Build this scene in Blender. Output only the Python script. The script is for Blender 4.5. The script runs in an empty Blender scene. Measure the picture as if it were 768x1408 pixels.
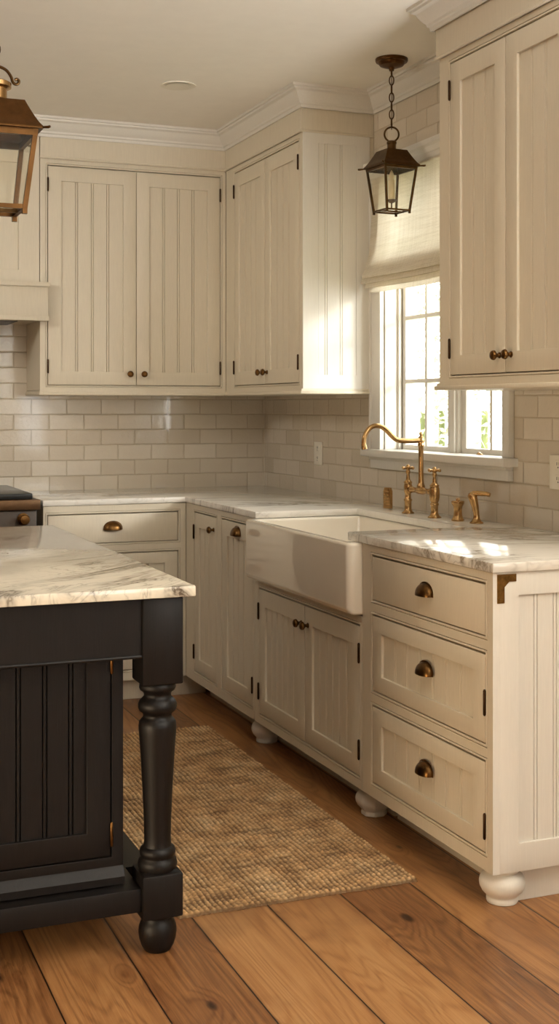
import bpy, bmesh, math, random
from mathutils import Matrix, Vector, noise
PI = math.pi
rnd = random.Random(7)
scene = bpy.context.scene
COL = scene.collection

# ------------------------------------------------------------------ mesh builder
class MB:
    def __init__(self, xf=None):
        self.bm = bmesh.new()
        self.xf = xf or Matrix.Identity(4)
    def v(self, x, y, z):
        return self.bm.verts.new(self.xf @ Vector((x, y, z)))
    def face(self, vs):
        try:
            return self.bm.faces.new(vs)
        except ValueError:
            return None
    def box(self, x0, x1, y0, y1, z0, z1):
        p = [self.v(x, y, z) for z in (z0, z1) for y in (y0, y1) for x in (x0, x1)]
        for q in ((0, 2, 3, 1), (4, 5, 7, 6), (0, 1, 5, 4), (2, 6, 7, 3), (0, 4, 6, 2), (1, 3, 7, 5)):
            self.face([p[i] for i in q])
        return self
    def hexa(self, b, t):
        """box from 4 bottom points and 4 top points (counter-clockwise from above)"""
        B = [self.v(*p) for p in b]; T = [self.v(*p) for p in t]
        self.face(B[::-1]); self.face(T)
        for i in range(4):
            j = (i + 1) % 4
            self.face([B[i], B[j], T[j], T[i]])
        return self
    def plate(self, xs, zs, holes, y0, y1):
        """a board in the x-z plane cut by a grid; cells in holes are left open"""
        nx, nz = len(xs), len(zs)
        F = {}; Bk = {}
        def g(d, i, k, y):
            if (i, k) not in d:
                d[(i, k)] = self.v(xs[i], y, zs[k])
            return d[(i, k)]
        solid = lambda i, k: 0 <= i < nx - 1 and 0 <= k < nz - 1 and (i, k) not in holes
        for i in range(nx - 1):
            for k in range(nz - 1):
                if not solid(i, k):
                    continue
                f = lambda a, b: g(F, a, b, y0)
                bq = lambda a, b: g(Bk, a, b, y1)
                self.face([f(i, k), f(i + 1, k), f(i + 1, k + 1), f(i, k + 1)])
                self.face([bq(i, k), bq(i, k + 1), bq(i + 1, k + 1), bq(i + 1, k)])
                if not solid(i - 1, k): self.face([f(i, k), f(i, k + 1), bq(i, k + 1), bq(i, k)])
                if not solid(i + 1, k): self.face([f(i + 1, k), bq(i + 1, k), bq(i + 1, k + 1), f(i + 1, k + 1)])
                if not solid(i, k - 1): self.face([f(i, k), bq(i, k), bq(i + 1, k), f(i + 1, k)])
                if not solid(i, k + 1): self.face([f(i, k + 1), f(i + 1, k + 1), bq(i + 1, k + 1), bq(i, k + 1)])
        return self
    def ring(self, x0, x1, z0, z1, w, y0, y1, wt=None, wb=None):
        wt = w if wt is None else wt; wb = w if wb is None else wb
        return self.plate([x0, x0 + w, x1 - w, x1], [z0, z0 + wb, z1 - wt, z1], {(1, 1)}, y0, y1)
    def prism(self, pts, a, b, axis='y'):
        """extrude a closed outline; pts are (u,v) in the plane square to the axis"""
        def mk(u, v, t):
            return {'y': (u, t, v), 'z': (u, v, t), 'x': (t, u, v)}[axis]
        A = [self.v(*mk(u, v, a)) for u, v in pts]; B = [self.v(*mk(u, v, b)) for u, v in pts]
        self.face(A); self.face(B[::-1])
        n = len(pts)
        for i in range(n):
            j = (i + 1) % n
            self.face([A[i], B[i], B[j], A[j]])
        return self
    def beads(self, x0, x1, z0, z1, y, pitch, start=None, horizontal=False):
        """beadboard face: flat boards parted by a bead between two quirks"""
        w = x1 - x0
        if start is None:
            n = max(1, round(w / pitch)); p = w / n
            js = [x0 + p * i for i in range(1, n)]
        else:
            js = []; t = start
            while t < x1 - .012:
                if t > x0 + .01: js.append(t)
                t += pitch
        prof = [(x0, 0), (x0 + .003, 0)]
        prof = [(x0, .0035), (x0 + .002, .0)]
        for j in js:
            prof += [(j - .0068, 0), (j - .0050, .0052), (j - .0032, .0008), (j, -.0002), (j + .0032, .0008), (j + .0050, .0052), (j + .0068, 0)]
        prof += [(x1 - .002, 0), (x1, .0035)]
        lo = [self.v(x, y + d, z0) for x, d in prof]; hi = [self.v(x, y + d, z1) for x, d in prof]
        for i in range(len(prof) - 1):
            self.face([lo[i], lo[i + 1], hi[i + 1], hi[i]])
        bl = [self.v(x0, y + .008, z0), self.v(x1, y + .008, z0), self.v(x1, y + .008, z1), self.v(x0, y + .008, z1)]
        self.face([bl[0], bl[3], bl[2], bl[1]])
        return self
    def lathe(self, prof, c=(0, 0, 0), axis='z', seg=32, ph=0.0):
        rings = []
        for r, h in prof:
            ringv = []
            for k in range(seg):
                a = 2 * PI * k / seg + ph
                u, w = r * math.cos(a), r * math.sin(a)
                p = {'z': (u, w, h), 'y': (u, h, w), 'x': (h, u, w)}[axis]
                ringv.append(self.v(c[0] + p[0], c[1] + p[1], c[2] + p[2]))
            rings.append(ringv)
        for a, b in zip(rings, rings[1:]):
            for k in range(seg):
                j = (k + 1) % seg
                self.face([a[k], a[j], b[j], b[k]])
        self.face(rings[0][::-1]); self.face(rings[-1])
        return self
    def tube(self, path, r, seg=12, closed=False):
        path = [Vector(p) for p in path]
        n = len(path); rr = r if hasattr(r, '__len__') else [r] * n
        rings = []; up = None
        for i, p in enumerate(path):
            if closed: t = path[(i + 1) % n] - path[i - 1]
            else: t = path[min(i + 1, n - 1)] - path[max(i - 1, 0)]
            t.normalize()
            if up is None:
                up = Vector((0, 0, 1)) if abs(t.z) < .9 else Vector((1, 0, 0))
            s = t.cross(up)
            if s.length < 1e-5: s = t.cross(Vector((0, 1, 0)))
            s.normalize(); up = s.cross(t).normalized()
            rings.append([self.v(*(p + rr[i] * (math.cos(2 * PI * k / seg) * s + math.sin(2 * PI * k / seg) * up))) for k in range(seg)])
        m = n if closed else n - 1
        for i in range(m):
            a, b = rings[i], rings[(i + 1) % n]
            for k in range(seg):
                j = (k + 1) % seg
                self.face([a[k], a[j], b[j], b[k]])
        if not closed:
            self.face(rings[0][::-1]); self.face(rings[-1])
        return self
    def sweep(self, path, prof, ends=True):
        """profile (outward, z) run along an x-y polyline with mitred corners; outward is the right-hand side"""
        P = [Vector((p[0], p[1])) for p in path]; rows = []
        for i, p in enumerate(P):
            nrm = []
            if i > 0:
                d = (P[i] - P[i - 1]).normalized(); nrm.append(Vector((d.y, -d.x)))
            if i < len(P) - 1:
                d = (P[i + 1] - P[i]).normalized(); nrm.append(Vector((d.y, -d.x)))
            m = nrm[0] if len(nrm) == 1 else (nrm[0] + nrm[1]) / (1 + nrm[0].dot(nrm[1]))
            rows.append([self.v(p.x + m.x * o, p.y + m.y * o, z) for o, z in prof])
        n = len(prof)
        for a, b in zip(rows, rows[1:]):
            for k in range(n):
                j = (k + 1) % n
                self.face([a[k], b[k], b[j], a[j]])
        if ends:
            self.face(rows[0]); self.face(rows[-1][::-1])
        return self
    def bevel(self, w=.0015, seg=2, ang=30):
        bmesh.ops.recalc_face_normals(self.bm, faces=self.bm.faces[:])
        es = [e for e in self.bm.edges if len(e.link_faces) == 2 and e.calc_face_angle(0) > math.radians(ang)]
        bmesh.ops.bevel(self.bm, geom=es, offset=w, segments=seg, profile=.5, affect='EDGES', clamp_overlap=True)
        return self
    def build(self, name, mat, parent=None, bevel=0, smooth=True, recalc=True, ang=35):
        if bevel: self.bevel(bevel)
        if recalc: bmesh.ops.recalc_face_normals(self.bm, faces=self.bm.faces[:])
        me = bpy.data.meshes.new(name)
        self.bm.to_mesh(me); self.bm.free()
        me.materials.append(mat)
        if smooth:
            for p in me.polygons: p.use_smooth = True
            me.set_sharp_from_angle(angle=math.radians(ang))
        o = bpy.data.objects.new(name, me); COL.objects.link(o)
        if parent: o.parent = parent
        return o

def tag(o, label=None, cat=None, group=None, kind=None):
    if label: o['label'] = label
    if cat: o['category'] = cat
    if group: o['group'] = group
    if kind: o['kind'] = kind
    return o
def thing(name, label, cat, loc=(0, 0, 0), rz=0, group=None):
    o = bpy.data.objects.new(name, None); COL.objects.link(o)
    o.empty_display_size = .1
    o.location = loc; o.rotation_euler = (0, 0, rz)
    return tag(o, label, cat, group)
def struct(o):
    o['kind'] = 'structure'; return o

# ------------------------------------------------------------------ materials
def srgb(r, g, b):
    f = lambda c: (c / 255 / 12.92) if c / 255 <= .04045 else ((c / 255 + .055) / 1.055) ** 2.4
    return (f(r), f(g), f(b), 1)
class NT:
    def __init__(self, name):
        self.m = bpy.data.materials.new(name); self.m.use_nodes = True
        self.t = self.m.node_tree; self.n = self.t.nodes; self.b = self.n['Principled BSDF']; self.out = self.n['Material Output']
    def new(self, typ, **kw):
        nd = self.n.new(typ)
        for k, v in kw.items():
            if k.startswith('i_'):
                nd.inputs[k[2:].replace('_', ' ')].default_value = v
            else: setattr(nd, k, v)
        return nd
    def link(self, a, b): self.t.links.new(a, b)
    def math(self, op, a, b=None, c=None):
        nd = self.n.new('ShaderNodeMath'); nd.operation = op
        for i, x in enumerate((a, b, c)):
            if x is None: continue
            if isinstance(x, (int, float)): nd.inputs[i].default_value = x
            else: self.link(x, nd.inputs[i])
        return nd.outputs[0]
    def mix(self, f, a, b, blend='MIX'):
        nd = self.n.new('ShaderNodeMix'); nd.data_type = 'RGBA'; nd.blend_type = blend
        for i, x in ((0, f), (6, a), (7, b)):
            if hasattr(x, 'is_output'): self.link(x, nd.inputs[i])
            else: nd.inputs[i].default_value = x
        return nd.outputs[2]
    def coord(self, which='Object', scale=(1, 1, 1), loc=(0, 0, 0), rot=(0, 0, 0)):
        tc = self.n.new('ShaderNodeTexCoord'); mp = self.n.new('ShaderNodeMapping')
        mp.inputs['Scale'].default_value = scale; mp.inputs['Location'].default_value = loc; mp.inputs['Rotation'].default_value = rot
        self.link(tc.outputs[which], mp.inputs[0]); return mp.outputs[0]
    def noise(self, vec, scale=5, detail=3, rough=.5, dist=0):
        nd = self.n.new('ShaderNodeTexNoise')
        nd.inputs['Scale'].default_value = scale; nd.inputs['Detail'].default_value = detail
        nd.inputs['Roughness'].default_value = rough; nd.inputs['Distortion'].default_value = dist
        if vec is not None: self.link(vec, nd.inputs['Vector'])
        return nd
    def ramp(self, f, stops):
        nd = self.n.new('ShaderNodeValToRGB'); e = nd.color_ramp.elements
        while len(e) < len(stops): e.new(.5)
        for i, (p, c) in enumerate(stops):
            e[i].position = p; e[i].color = c
        self.link(f, nd.inputs[0]); return nd.outputs[0]
    def bump(self, h, strength=.3, dist=.002):
        nd = self.n.new('ShaderNodeBump'); nd.inputs['Strength'].default_value = strength; nd.inputs['Distance'].default_value = dist
        self.link(h, nd.inputs['Height']); self.link(nd.outputs[0], self.b.inputs['Normal']); return nd
    def base(self, c): 
        if hasattr(c, 'is_output'): self.link(c, self.b.inputs['Base Color'])
        else: self.b.inputs['Base Color'].default_value = c
    def set(self, **kw):
        for k, v in kw.items(): self.b.inputs[k.replace('_', ' ')].default_value = v
        return self

def paint(name, col, rough=.42, var=.055, bump=.12):
    n = NT(name)
    v = n.coord(scale=(70, 70, 4)); nz = n.noise(v, 3.2, 4, .6)
    c2 = tuple(x * (1 - var) for x in col[:3]) + (1,)
    n.base(n.mix(n.ramp(nz.outputs[0], [(.35, (0, 0, 0, 1)), (.65, (1, 1, 1, 1))]), c2, col))
    n.set(Roughness=rough); n.bump(nz.outputs[0], bump, .0015)
    return n.m
M = {}
M['cream'] = paint('cream_paint', srgb(216, 205, 183))
M['trimwhite'] = paint('trim_paint', srgb(223, 218, 207), .45, .04, .05)
M['black'] = paint('black_paint', srgb(20, 16, 14), .46, .35, .22)
M['black'].node_tree.nodes['Principled BSDF'].inputs['Specular IOR Level'].default_value = .28
def plain(name, col, rough=.5, metal=0, bump=0, scale=30, var=0):
    n = NT(name); n.set(Roughness=rough, Metallic=metal)
    nz = n.noise(n.coord(), scale, 4, .6)
    n.base(n.mix(n.ramp(nz.outputs[0], [(.3, (0, 0, 0, 1)), (.7, (1, 1, 1, 1))]), tuple(x * (1 - var) for x in col[:3]) + (1,), col))
    if bump: n.bump(nz.outputs[0], bump, .001)
    return n.m
M['plaster'] = plain('ceiling_plaster', srgb(244, 239, 228), .85, 0, .05, 12, .03)
M['wallpaint'] = plain('wall_paint', srgb(228, 222, 210), .8, 0, .05, 12, .03)
M['wallwarm'] = plain('warm_wall_paint', srgb(150, 118, 84), .85, 0, .05, 12, .03)  # unseen left wall, toned dark and warm for its bounce on the fronts
M['brass'] = plain('unlacquered_brass', srgb(204, 165, 112), .24, 1, .03, 25, .28)
M['antique'] = plain('antique_brass', srgb(122, 88, 50), .33, 1, .05, 40, .5)
M['bronze'] = plain('aged_bronze', srgb(102, 76, 46), .38, 1, .08, 35, .5)
M['copper'] = plain('aged_copper_brass', srgb(102, 71, 41), .36, 1, .06, 22, .4)
M['oldbrass'] = plain('mottled_old_brass', srgb(150, 114, 62), .36, 1, .08, 60, .55)
M['hinge'] = plain('dark_hinge_bronze', srgb(66, 46, 28), .4, .9, 0, 60, .3)
M['porcelain'] = plain('fireclay', srgb(238, 228, 210), .08, 0, .012, 9, .02)
M['porcelain'].node_tree.nodes['Principled BSDF'].inputs['Coat Weight'].default_value = .6
M['white'] = plain('white_plastic', srgb(232, 226, 210), .4)
M['slot'] = plain('dark_slot', srgb(40, 36, 32), .6)
M['iron'] = plain('black_iron', srgb(34, 35, 34), .32, .2, .05, 60, .2)
M['rangebrown'] = plain('brushed_bronze_rail', srgb(112, 84, 58), .42, .75, .04, 50, .2)
M['rangedark'] = plain('dark_bronze_enamel', srgb(70, 56, 44), .4, .3, .04, 50, .2)
M['candle'] = plain('ivory_candle_sleeve', srgb(238, 222, 180), .5)
M['leaf'] = plain('pale_leaf', srgb(224, 220, 192), .6, 0, 0, 8, .35)  # outdoor overexposure is put into the paled leaf colour
M['ground'] = plain('lawn', srgb(130, 140, 90), .9, 0, 0, 8, .3)
M['filter'] = plain('hood_filter', srgb(52, 42, 32), .4, .6)

def glass(name, tint=(.97, .95, .9, 1), fac=.08):
    n = NT(name); n.n.remove(n.b)
    tr = n.new('ShaderNodeBsdfTransparent'); tr.inputs[0].default_value = tint
    gl = n.new('ShaderNodeBsdfGlossy'); gl.inputs['Roughness'].default_value = .02
    lw = n.new('ShaderNodeLayerWeight'); lw.inputs[0].default_value = .5
    fr = n.math('MULTIPLY_ADD', n.math('POWER', lw.outputs['Facing'], 5.0), .30, .03)
    mx = n.new('ShaderNodeMixShader')
    n.link(fr, mx.inputs[0]); n.link(tr.outputs[0], mx.inputs[1]); n.link(gl.outputs[0], mx.inputs[2])
    n.link(mx.outputs[0], n.out.inputs[0]); return n.m
M['glass'] = glass('lantern_glass', (.975, .97, .945, 1))
M['pane'] = glass('window_glass', (.98, .98, .97, 1))

def tile(name, axis, origin):
    n = NT(name)
    tc = n.new('ShaderNodeTexCoord'); sp = n.new('ShaderNodeSeparateXYZ'); n.link(tc.outputs['Object'], sp.inputs[0])
    cb = n.new('ShaderNodeCombineXYZ')
    n.link(n.math('SUBTRACT', sp.outputs[axis], origin), cb.inputs[0])
    n.link(n.math('SUBTRACT', sp.outputs[2], .9095), cb.inputs[1])
    # hand-cut edges: a little wobble in the joints
    wob = n.noise(tc.outputs['Object'], 14, 2)
    wv = n.new('ShaderNodeVectorMath'); wv.operation = 'MULTIPLY_ADD'
    n.link(wob.outputs['Color'], wv.inputs[0]); wv.inputs[1].default_value = (.003, .003, 0)
    n.link(cb.outputs[0], wv.inputs[2])
    def brick(mortar, smooth):
        b = n.new('ShaderNodeTexBrick'); b.offset = .5; b.offset_frequency = 2; b.squash = 1
        n.link(wv.outputs[0], b.inputs['Vector'])
        for k, x in (('Scale', 1), ('Mortar Size', mortar), ('Mortar Smooth', smooth), ('Bias', 0), ('Brick Width', .172), ('Row Height', .0755)):
            b.inputs[k].default_value = x
        b.inputs['Color1'].default_value = (0, 0, 0, 1); b.inputs['Color2'].default_value = (1, 1, 1, 1)
        b.inputs['Mortar'].default_value = (.5, .5, .5, 1)
        return b
    b = brick(.0016, .1); bs = brick(.006, 1)
    rid = n.new('ShaderNodeRGBToBW'); n.link(b.outputs['Color'], rid.inputs[0])
    col = n.ramp(rid.outputs[0], [(0, srgb(202, 189, 168)), (.5, srgb(213, 202, 183)), (1, srgb(222, 212, 195))])
    mot = n.noise(tc.outputs['Object'], 26, 4, .6)
    col = n.mix(n.math('MULTIPLY', mot.outputs[0], .3), col, srgb(198, 183, 158))
    col = n.mix(b.outputs['Fac'], col, srgb(184, 168, 142))
    n.base(col)
    n.set(Roughness=.16)
    n.link(n.math('MULTIPLY_ADD', b.outputs['Fac'], .6, .09), n.b.inputs['Roughness'])
    n.set(Coat_Weight=.7, Coat_Roughness=.06, Specular_IOR_Level=.7)
    # glaze: ripples that differ from tile to tile, edges pillowed, faces tilted
    n4 = n.new('ShaderNodeTexNoise', noise_dimensions='4D')
    n.link(tc.outputs['Object'], n4.inputs['Vector']); n.link(n.math('MULTIPLY', rid.outputs[0], 37.0), n4.inputs['W'])
    n4.inputs['Scale'].default_value = 75; n4.inputs['Detail'].default_value = 3; n4.inputs['Distortion'].default_value = .6
    n5 = n.new('ShaderNodeTexNoise', noise_dimensions='4D')
    n.link(tc.outputs['Object'], n5.inputs['Vector']); n.link(n.math('MULTIPLY', rid.outputs[0], 91.0), n5.inputs['W'])
    n5.inputs['Scale'].default_value = 7; n5.inputs['Detail'].default_value = 1
    h = n.math('ADD', n.math('MULTIPLY', n4.outputs[0], .0016), n.math('MULTIPLY', n5.outputs[0], .0060))
    h = n.math('SUBTRACT', h, n.math('MULTIPLY', bs.outputs['Fac'], .0022))
    bp = n.bump(h, .8, 1.0)
    return n.m
M['tile_back'] = tile('glazed_tile_back', 0, -.065)
M['tile_right'] = tile('glazed_tile_right', 1, .752)

def marble(name, rot, seed, light, vein):
    n = NT(name)
    v = n.coord(scale=(1, 1, 1), loc=(seed, seed * .7, 0), rot=(0, 0, rot))
    mp = n.new('ShaderNodeMapping'); mp.inputs['Scale'].default_value = (1.0, 2.6, 1.6); n.link(v, mp.inputs[0])
    w = n.noise(mp.outputs[0], 1.5, 5, .62, 1.1)
    d1 = n.math('ABSOLUTE', n.math('SUBTRACT', w.outputs[0], .5))
    vein1 = n.ramp(d1, [(0, (1, 1, 1, 1)), (.012, (.55, .55, .55, 1)), (.05, (.12, .12, .12, 1)), (.12, (0, 0, 0, 1))])
    w2 = n.noise(mp.outputs[0], 3.6, 5, .6, 1.4)
    d2 = n.math('ABSOLUTE', n.math('SUBTRACT', w2.outputs[0], .47))
    vein2 = n.ramp(d2, [(0, (.6, .6, .6, 1)), (.012, (.2, .2, .2, 1)), (.04, (0, 0, 0, 1))])
    msk = n.noise(v, 2.2, 2)
    mk = n.ramp(msk.outputs[0], [(.38, (.1, .1, .1, 1)), (.62, (1, 1, 1, 1))])
    tot = n.mix(1.0, vein1, vein2, 'ADD')
    tot = n.mix(1.0, tot, mk, 'MULTIPLY')
    cl = n.noise(v, 3, 3)
    basec = n.mix(cl.outputs[0], light, tuple(x * .88 for x in light[:3]) + (1,))
    n.base(n.mix(tot, basec, vein))
    n.set(Roughness=.12, Coat_Weight=.2)
    return n.m
M['marble_counter'] = marble('marble_counter', .35, 3.1, srgb(242, 237, 226), srgb(146, 136, 122))
M['marble_island'] = marble('marble_island', -.55, 8.3, srgb(234, 226, 208), srgb(98, 86, 72))

def floor_mat():
    n = NT('pine_planks')
    tc = n.new('ShaderNodeTexCoord'); sp = n.new('ShaderNodeSeparateXYZ'); n.link(tc.outputs['Object'], sp.inputs[0])
    P = .211
    xp = n.math('DIVIDE', n.math('ADD', sp.outputs[0], 1.160), P)
    idn = n.math('FLOOR', xp); fr = n.math('FRACT', xp)
    wn = n.new('ShaderNodeTexWhiteNoise', noise_dimensions='1D'); n.link(idn, wn.inputs['W'])
    wn2 = n.new('ShaderNodeTexWhiteNoise', noise_dimensions='1D'); n.link(n.math('ADD', idn, 17.3), wn2.inputs['W'])
    # per-plank shifted coordinates
    cb = n.new('ShaderNodeCombineXYZ')
    n.link(n.math('MULTIPLY_ADD', wn.outputs[0], 9.0, sp.outputs[0]), cb.inputs[0])
    n.link(n.math('MULTIPLY_ADD', wn2.outputs[0], 13.0, sp.outputs[1]), cb.inputs[1])
    n.link(n.math('MULTIPLY', wn.outputs[0], 5.0), cb.inputs[2])
    def mapd(s):
        mp = n.new('ShaderNodeMapping'); mp.inputs['Scale'].default_value = s; n.link(cb.outputs[0], mp.inputs[0]); return mp.outputs[0]
    # knots
    vor = n.new('ShaderNodeTexVoronoi'); vor.inputs['Scale'].default_value = 1; n.link(mapd((7.5, 3.6, 1)), vor.inputs['Vector'])
    kd = vor.outputs['Distance']
    kr = n.new('ShaderNodeSeparateColor'); n.link(vor.outputs['Color'], kr.inputs[0])
    has = n.math('GREATER_THAN', kr.outputs[0], .30)
    size = n.math('MULTIPLY_ADD', kr.outputs[1], .06, .055)
    kn = n.new('ShaderNodeMapRange'); kn.inputs['From Min'].default_value = 1.25; kn.inputs['From Max'].default_value = .55
    n.link(n.math('DIVIDE', kd, size), kn.inputs['Value'])
    knot = n.math('MULTIPLY', kn.outputs[0], has)
    hal = n.new('ShaderNodeMapRange'); hal.inputs['From Min'].default_value = 4.2; hal.inputs['From Max'].default_value = .8
    n.link(n.math('DIVIDE', kd, size), hal.inputs['Value'])
    halo = n.math('MULTIPLY', hal.outputs[0], has)
    # cathedral grain bent round the knots
    bend = n.noise(mapd((4.2, .55, 1)), 1.0, 2, .45, .3)
    warp = n.noise(mapd((40, 6, 1)), 1.0, 2, .5)
    g = n.math('ADD', n.math('MULTIPLY', bend.outputs[0], 20.0), n.math('MULTIPLY', halo, 1.6))
    g = n.math('ADD', g, n.math('MULTIPLY', warp.outputs[0], .25))
    rings = n.math('POWER', n.math('MULTIPLY_ADD', n.math('SINE', n.math('MULTIPLY', g, 8.0)), .5, .5), 2.5)
    fine = n.noise(mapd((170, 2.6, 1)), 1.0, 4, .7)
    pores = n.noise(mapd((330, 7.0, 1)), 1.0, 2, .6)
    big = n.noise(mapd((5, .8, 1)), 1.0, 3, .6)
    t = n.math('MULTIPLY_ADD', fine.outputs[0], .55, n.math('MULTIPLY', big.outputs[0], .45))
    t = n.math('ADD', t, n.math('MULTIPLY', n.math('SUBTRACT', wn.outputs[0], .5), .24))
    t = n.math('SUBTRACT', t, n.math('MULTIPLY', rings, .13))
    t = n.math('ADD', t, n.math('MULTIPLY', n.math('SUBTRACT', pores.outputs[0], .5), .22))
    col = n.ramp(t, [(.08, srgb(80, 48, 25)), (.32, srgb(127, 84, 49)), (.52, srgb(162, 114, 69)), (.82, srgb(190, 146, 97))])
    col = n.mix(n.math('MULTIPLY', halo, .5), col, srgb(104, 62, 34))
    col = n.mix(knot, col, srgb(38, 20, 12))
    # worn stains
    st = n.noise(tc.outputs['Object'], 2.6, 4, .6)
    col = n.mix(n.ramp(st.outputs[0], [(.5, (0, 0, 0, 1)), (.75, (.55, .55, .55, 1))]), col, srgb(104, 62, 36))
    edge = n.math('MINIMUM', fr, n.math('SUBTRACT', 1.0, fr))
    gap = n.math('LESS_THAN', edge, .0085)
    nearedge = n.new('ShaderNodeMapRange'); nearedge.inputs['From Min'].default_value = .035; nearedge.inputs['From Max'].default_value = .008
    n.link(edge, nearedge.inputs['Value'])
    col = n.mix(n.math('MULTIPLY', nearedge.outputs[0], .3), col, srgb(80, 46, 26))
    col = n.mix(gap, col, srgb(26, 15, 9))
    n.base(col)
    n.link(n.math('MULTIPLY_ADD', fine.outputs[0], .22, .26), n.b.inputs['Roughness'])
    h = n.math('SUBTRACT', n.math('MULTIPLY', fine.outputs[0], .0006), n.math('MULTIPLY', gap, .003))
    h = n.math('ADD', h, n.math('MULTIPLY', n.math('SUBTRACT', 1.0, nearedge.outputs[0]), .0012))
    n.bump(h, .6, 1.0)
    return n.m
M['floor'] = floor_mat()

def jute():
    n = NT('woven_jute')
    v = n.coord(); a = n.noise(v, 9, 4, .6); b = n.noise(n.coord(scale=(160, 260, 100)), 1.0, 3, .6)
    c = n.ramp(n.math('ADD', n.math('MULTIPLY', a.outputs[0], .55), n.math('MULTIPLY', b.outputs[0], .45)),
               [(.34, srgb(176, 132, 86)), (.5, srgb(222, 178, 124)), (.68, srgb(246, 216, 170))])
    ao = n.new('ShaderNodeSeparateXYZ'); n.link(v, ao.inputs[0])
    dk = n.new('ShaderNodeMapRange'); dk.inputs['From Min'].default_value = .0055; dk.inputs['From Max'].default_value = .0125  # shade in the weave's crevices, put into the colour by height
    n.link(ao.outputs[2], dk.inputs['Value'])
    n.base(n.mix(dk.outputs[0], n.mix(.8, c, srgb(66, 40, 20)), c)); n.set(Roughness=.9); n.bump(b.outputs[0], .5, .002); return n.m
M['jute'] = jute()

def linen():
    n = NT('linen'); n.n.remove(n.b)
    wx = n.new('ShaderNodeTexWave', wave_type='BANDS', bands_direction='Z'); wx.inputs['Scale'].default_value = 55; wx.inputs['Distortion'].default_value = 3
    wy = n.new('ShaderNodeTexWave', wave_type='BANDS', bands_direction='Y'); wy.inputs['Scale'].default_value = 55; wy.inputs['Distortion'].default_value = 3
    v = n.coord(); n.link(v, wx.inputs[0]); n.link(v, wy.inputs[0])
    slub = n.noise(n.coord(scale=(30, 4, 90)), 1.2, 4, .6)
    s2 = n.noise(n.coord(scale=(30, 90, 4)), 1.2, 4, .6)
    f = n.math('MULTIPLY_ADD', wx.outputs['Fac'], .2, n.math('MULTIPLY', wy.outputs['Fac'], .2))
    f = n.math('ADD', f, n.math('ADD', n.math('MULTIPLY', slub.outputs[0], .45), n.math('MULTIPLY', s2.outputs[0], .35)))
    c = n.ramp(f, [(.32, srgb(196, 184, 158)), (.72, srgb(236, 228, 210))])
    d = n.new('ShaderNodeBsdfDiffuse'); t = n.new('ShaderNodeBsdfTranslucent'); n.link(c, d.inputs[0]); n.link(c, t.inputs[0])
    mx = n.new('ShaderNodeMixShader'); mx.inputs[0].default_value = .30
    n.link(d.outputs[0], mx.inputs[1]); n.link(t.outputs[0], mx.inputs[2]); n.link(mx.outputs[0], n.out.inputs[0])
    return n.m
M['linen'] = linen()

# ------------------------------------------------------------------ key measures (metres)
FX, W, L, D = 0.0, .63, 2.643, 3.283           # base fronts, right wall, back base fronts, back wall
CEIL, CT, CB = 2.652, .914, .887
R90 = -PI / 2

# ------------------------------------------------------------------ room shell
PLAN = [(-3.6, -5.0), (.78, -5.0), (.78, 3.38), (-3.6, 3.38)]
m = MB(); m.prism(PLAN, -.06, 0, 'z'); struct(m.build('floor', M['floor'], smooth=False))
m = MB(); m.prism(PLAN, CEIL, CEIL + .06, 'z'); struct(m.build('ceiling', M['plaster'], smooth=False))
m = MB(); m.box(-3.6, .80, D, D + .1, 0, CEIL); struct(m.build('wall_back', M['tile_back'], smooth=False))
m = MB(); m.box(-3.7, -3.6, -5.0, 3.4, 0, CEIL); struct(m.build('wall_left', M['wallwarm'], smooth=False))
m = MB(); m.box(-3.7, .78, -5.1, -5.0, 0, CEIL); struct(m.build('wall_rear', M['wallpaint'], smooth=False))
# right wall with the sink window opening, plus an unseen one sized for its light
WY0, WY1, WZ0, WZ1 = .943, 1.886, 1.122, 2.27
m = MB(Matrix.Translation((W, 0, 0)) @ Matrix.Rotation(R90, 4, 'Z'))
m.plate([-D, -WY1, -WY0, 2.6, 4.6, 5.0], [0, .9, WZ0, WZ1, CEIL], {(1, 2), (3, 1), (3, 2)}, 0, .15)
struct(m.build('wall_right', M['tile_right'], smooth=False))
# crown moulding
crown = [(0, 2.566), (.008, 2.566), (.010, 2.578), (.016, 2.582), (.018, 2.590), (.026, 2.598), (.036, 2.612), (.044, 2.626), (.050, 2.630), (.056, 2.632), (.058, 2.640), (.066, 2.641), (.067, 2.6515), (0, 2.6515)]
m = MB(); m.sweep([(-1.7, 2.944), (.294, 2.944), (.294, 1.984), (W - .001, 1.984), (W - .001, .845), (.288, .845), (.288, .012), (W - .001, .012), (W - .001, -4.99)], crown)
o = struct(m.build('trim_1', M['trimwhite'], ang=25))

# ------------------------------------------------------------------ sink window
win = bpy.data.objects.new('window_1', None); COL.objects.link(win); win['kind'] = 'structure'
win.location = (W, WY1, WZ0); win.rotation_euler = (0, 0, R90)      # local x runs toward the camera, local y outward, z up
ww, wh = WY1 - WY0, WZ1 - WZ0
m = MB()      # casing: wide far board with back-band, narrow near board
m.box(-.088, -.013, -.020, -.001, .022, wh); m.box(-.103, -.0875, -.026, -.001, .022, wh)
m.box(-.0135, -.0015, -.0235, -.001, .022, wh)
m.box(ww + .0015, ww + .0365, -.020, -.001, .022, wh); m.box(ww + .036, ww + .052, -.024, -.001, .022, wh)
m.build('window_casing', M['trimwhite'], win, bevel=.002)
m = MB()
m.box(-.103, ww + .06, -.022, -.001, wh, wh + .02)
m.sweep([(-.103, -.001), (-.103, -.022), (ww + .06, -.022), (ww + .06, -.001)][::-1] if False else [(-.103, -.022), (ww + .06, -.022)],
        [(0, wh + .015), (.006, wh + .015), (.008, wh + .03), (.014, wh + .034), (.020, wh + .052), (.030, wh + .060), (.032, wh + .078), (0, wh + .078)])
m.build('window_head', M['trimwhite'], win, ang=25)
m = MB()
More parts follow.
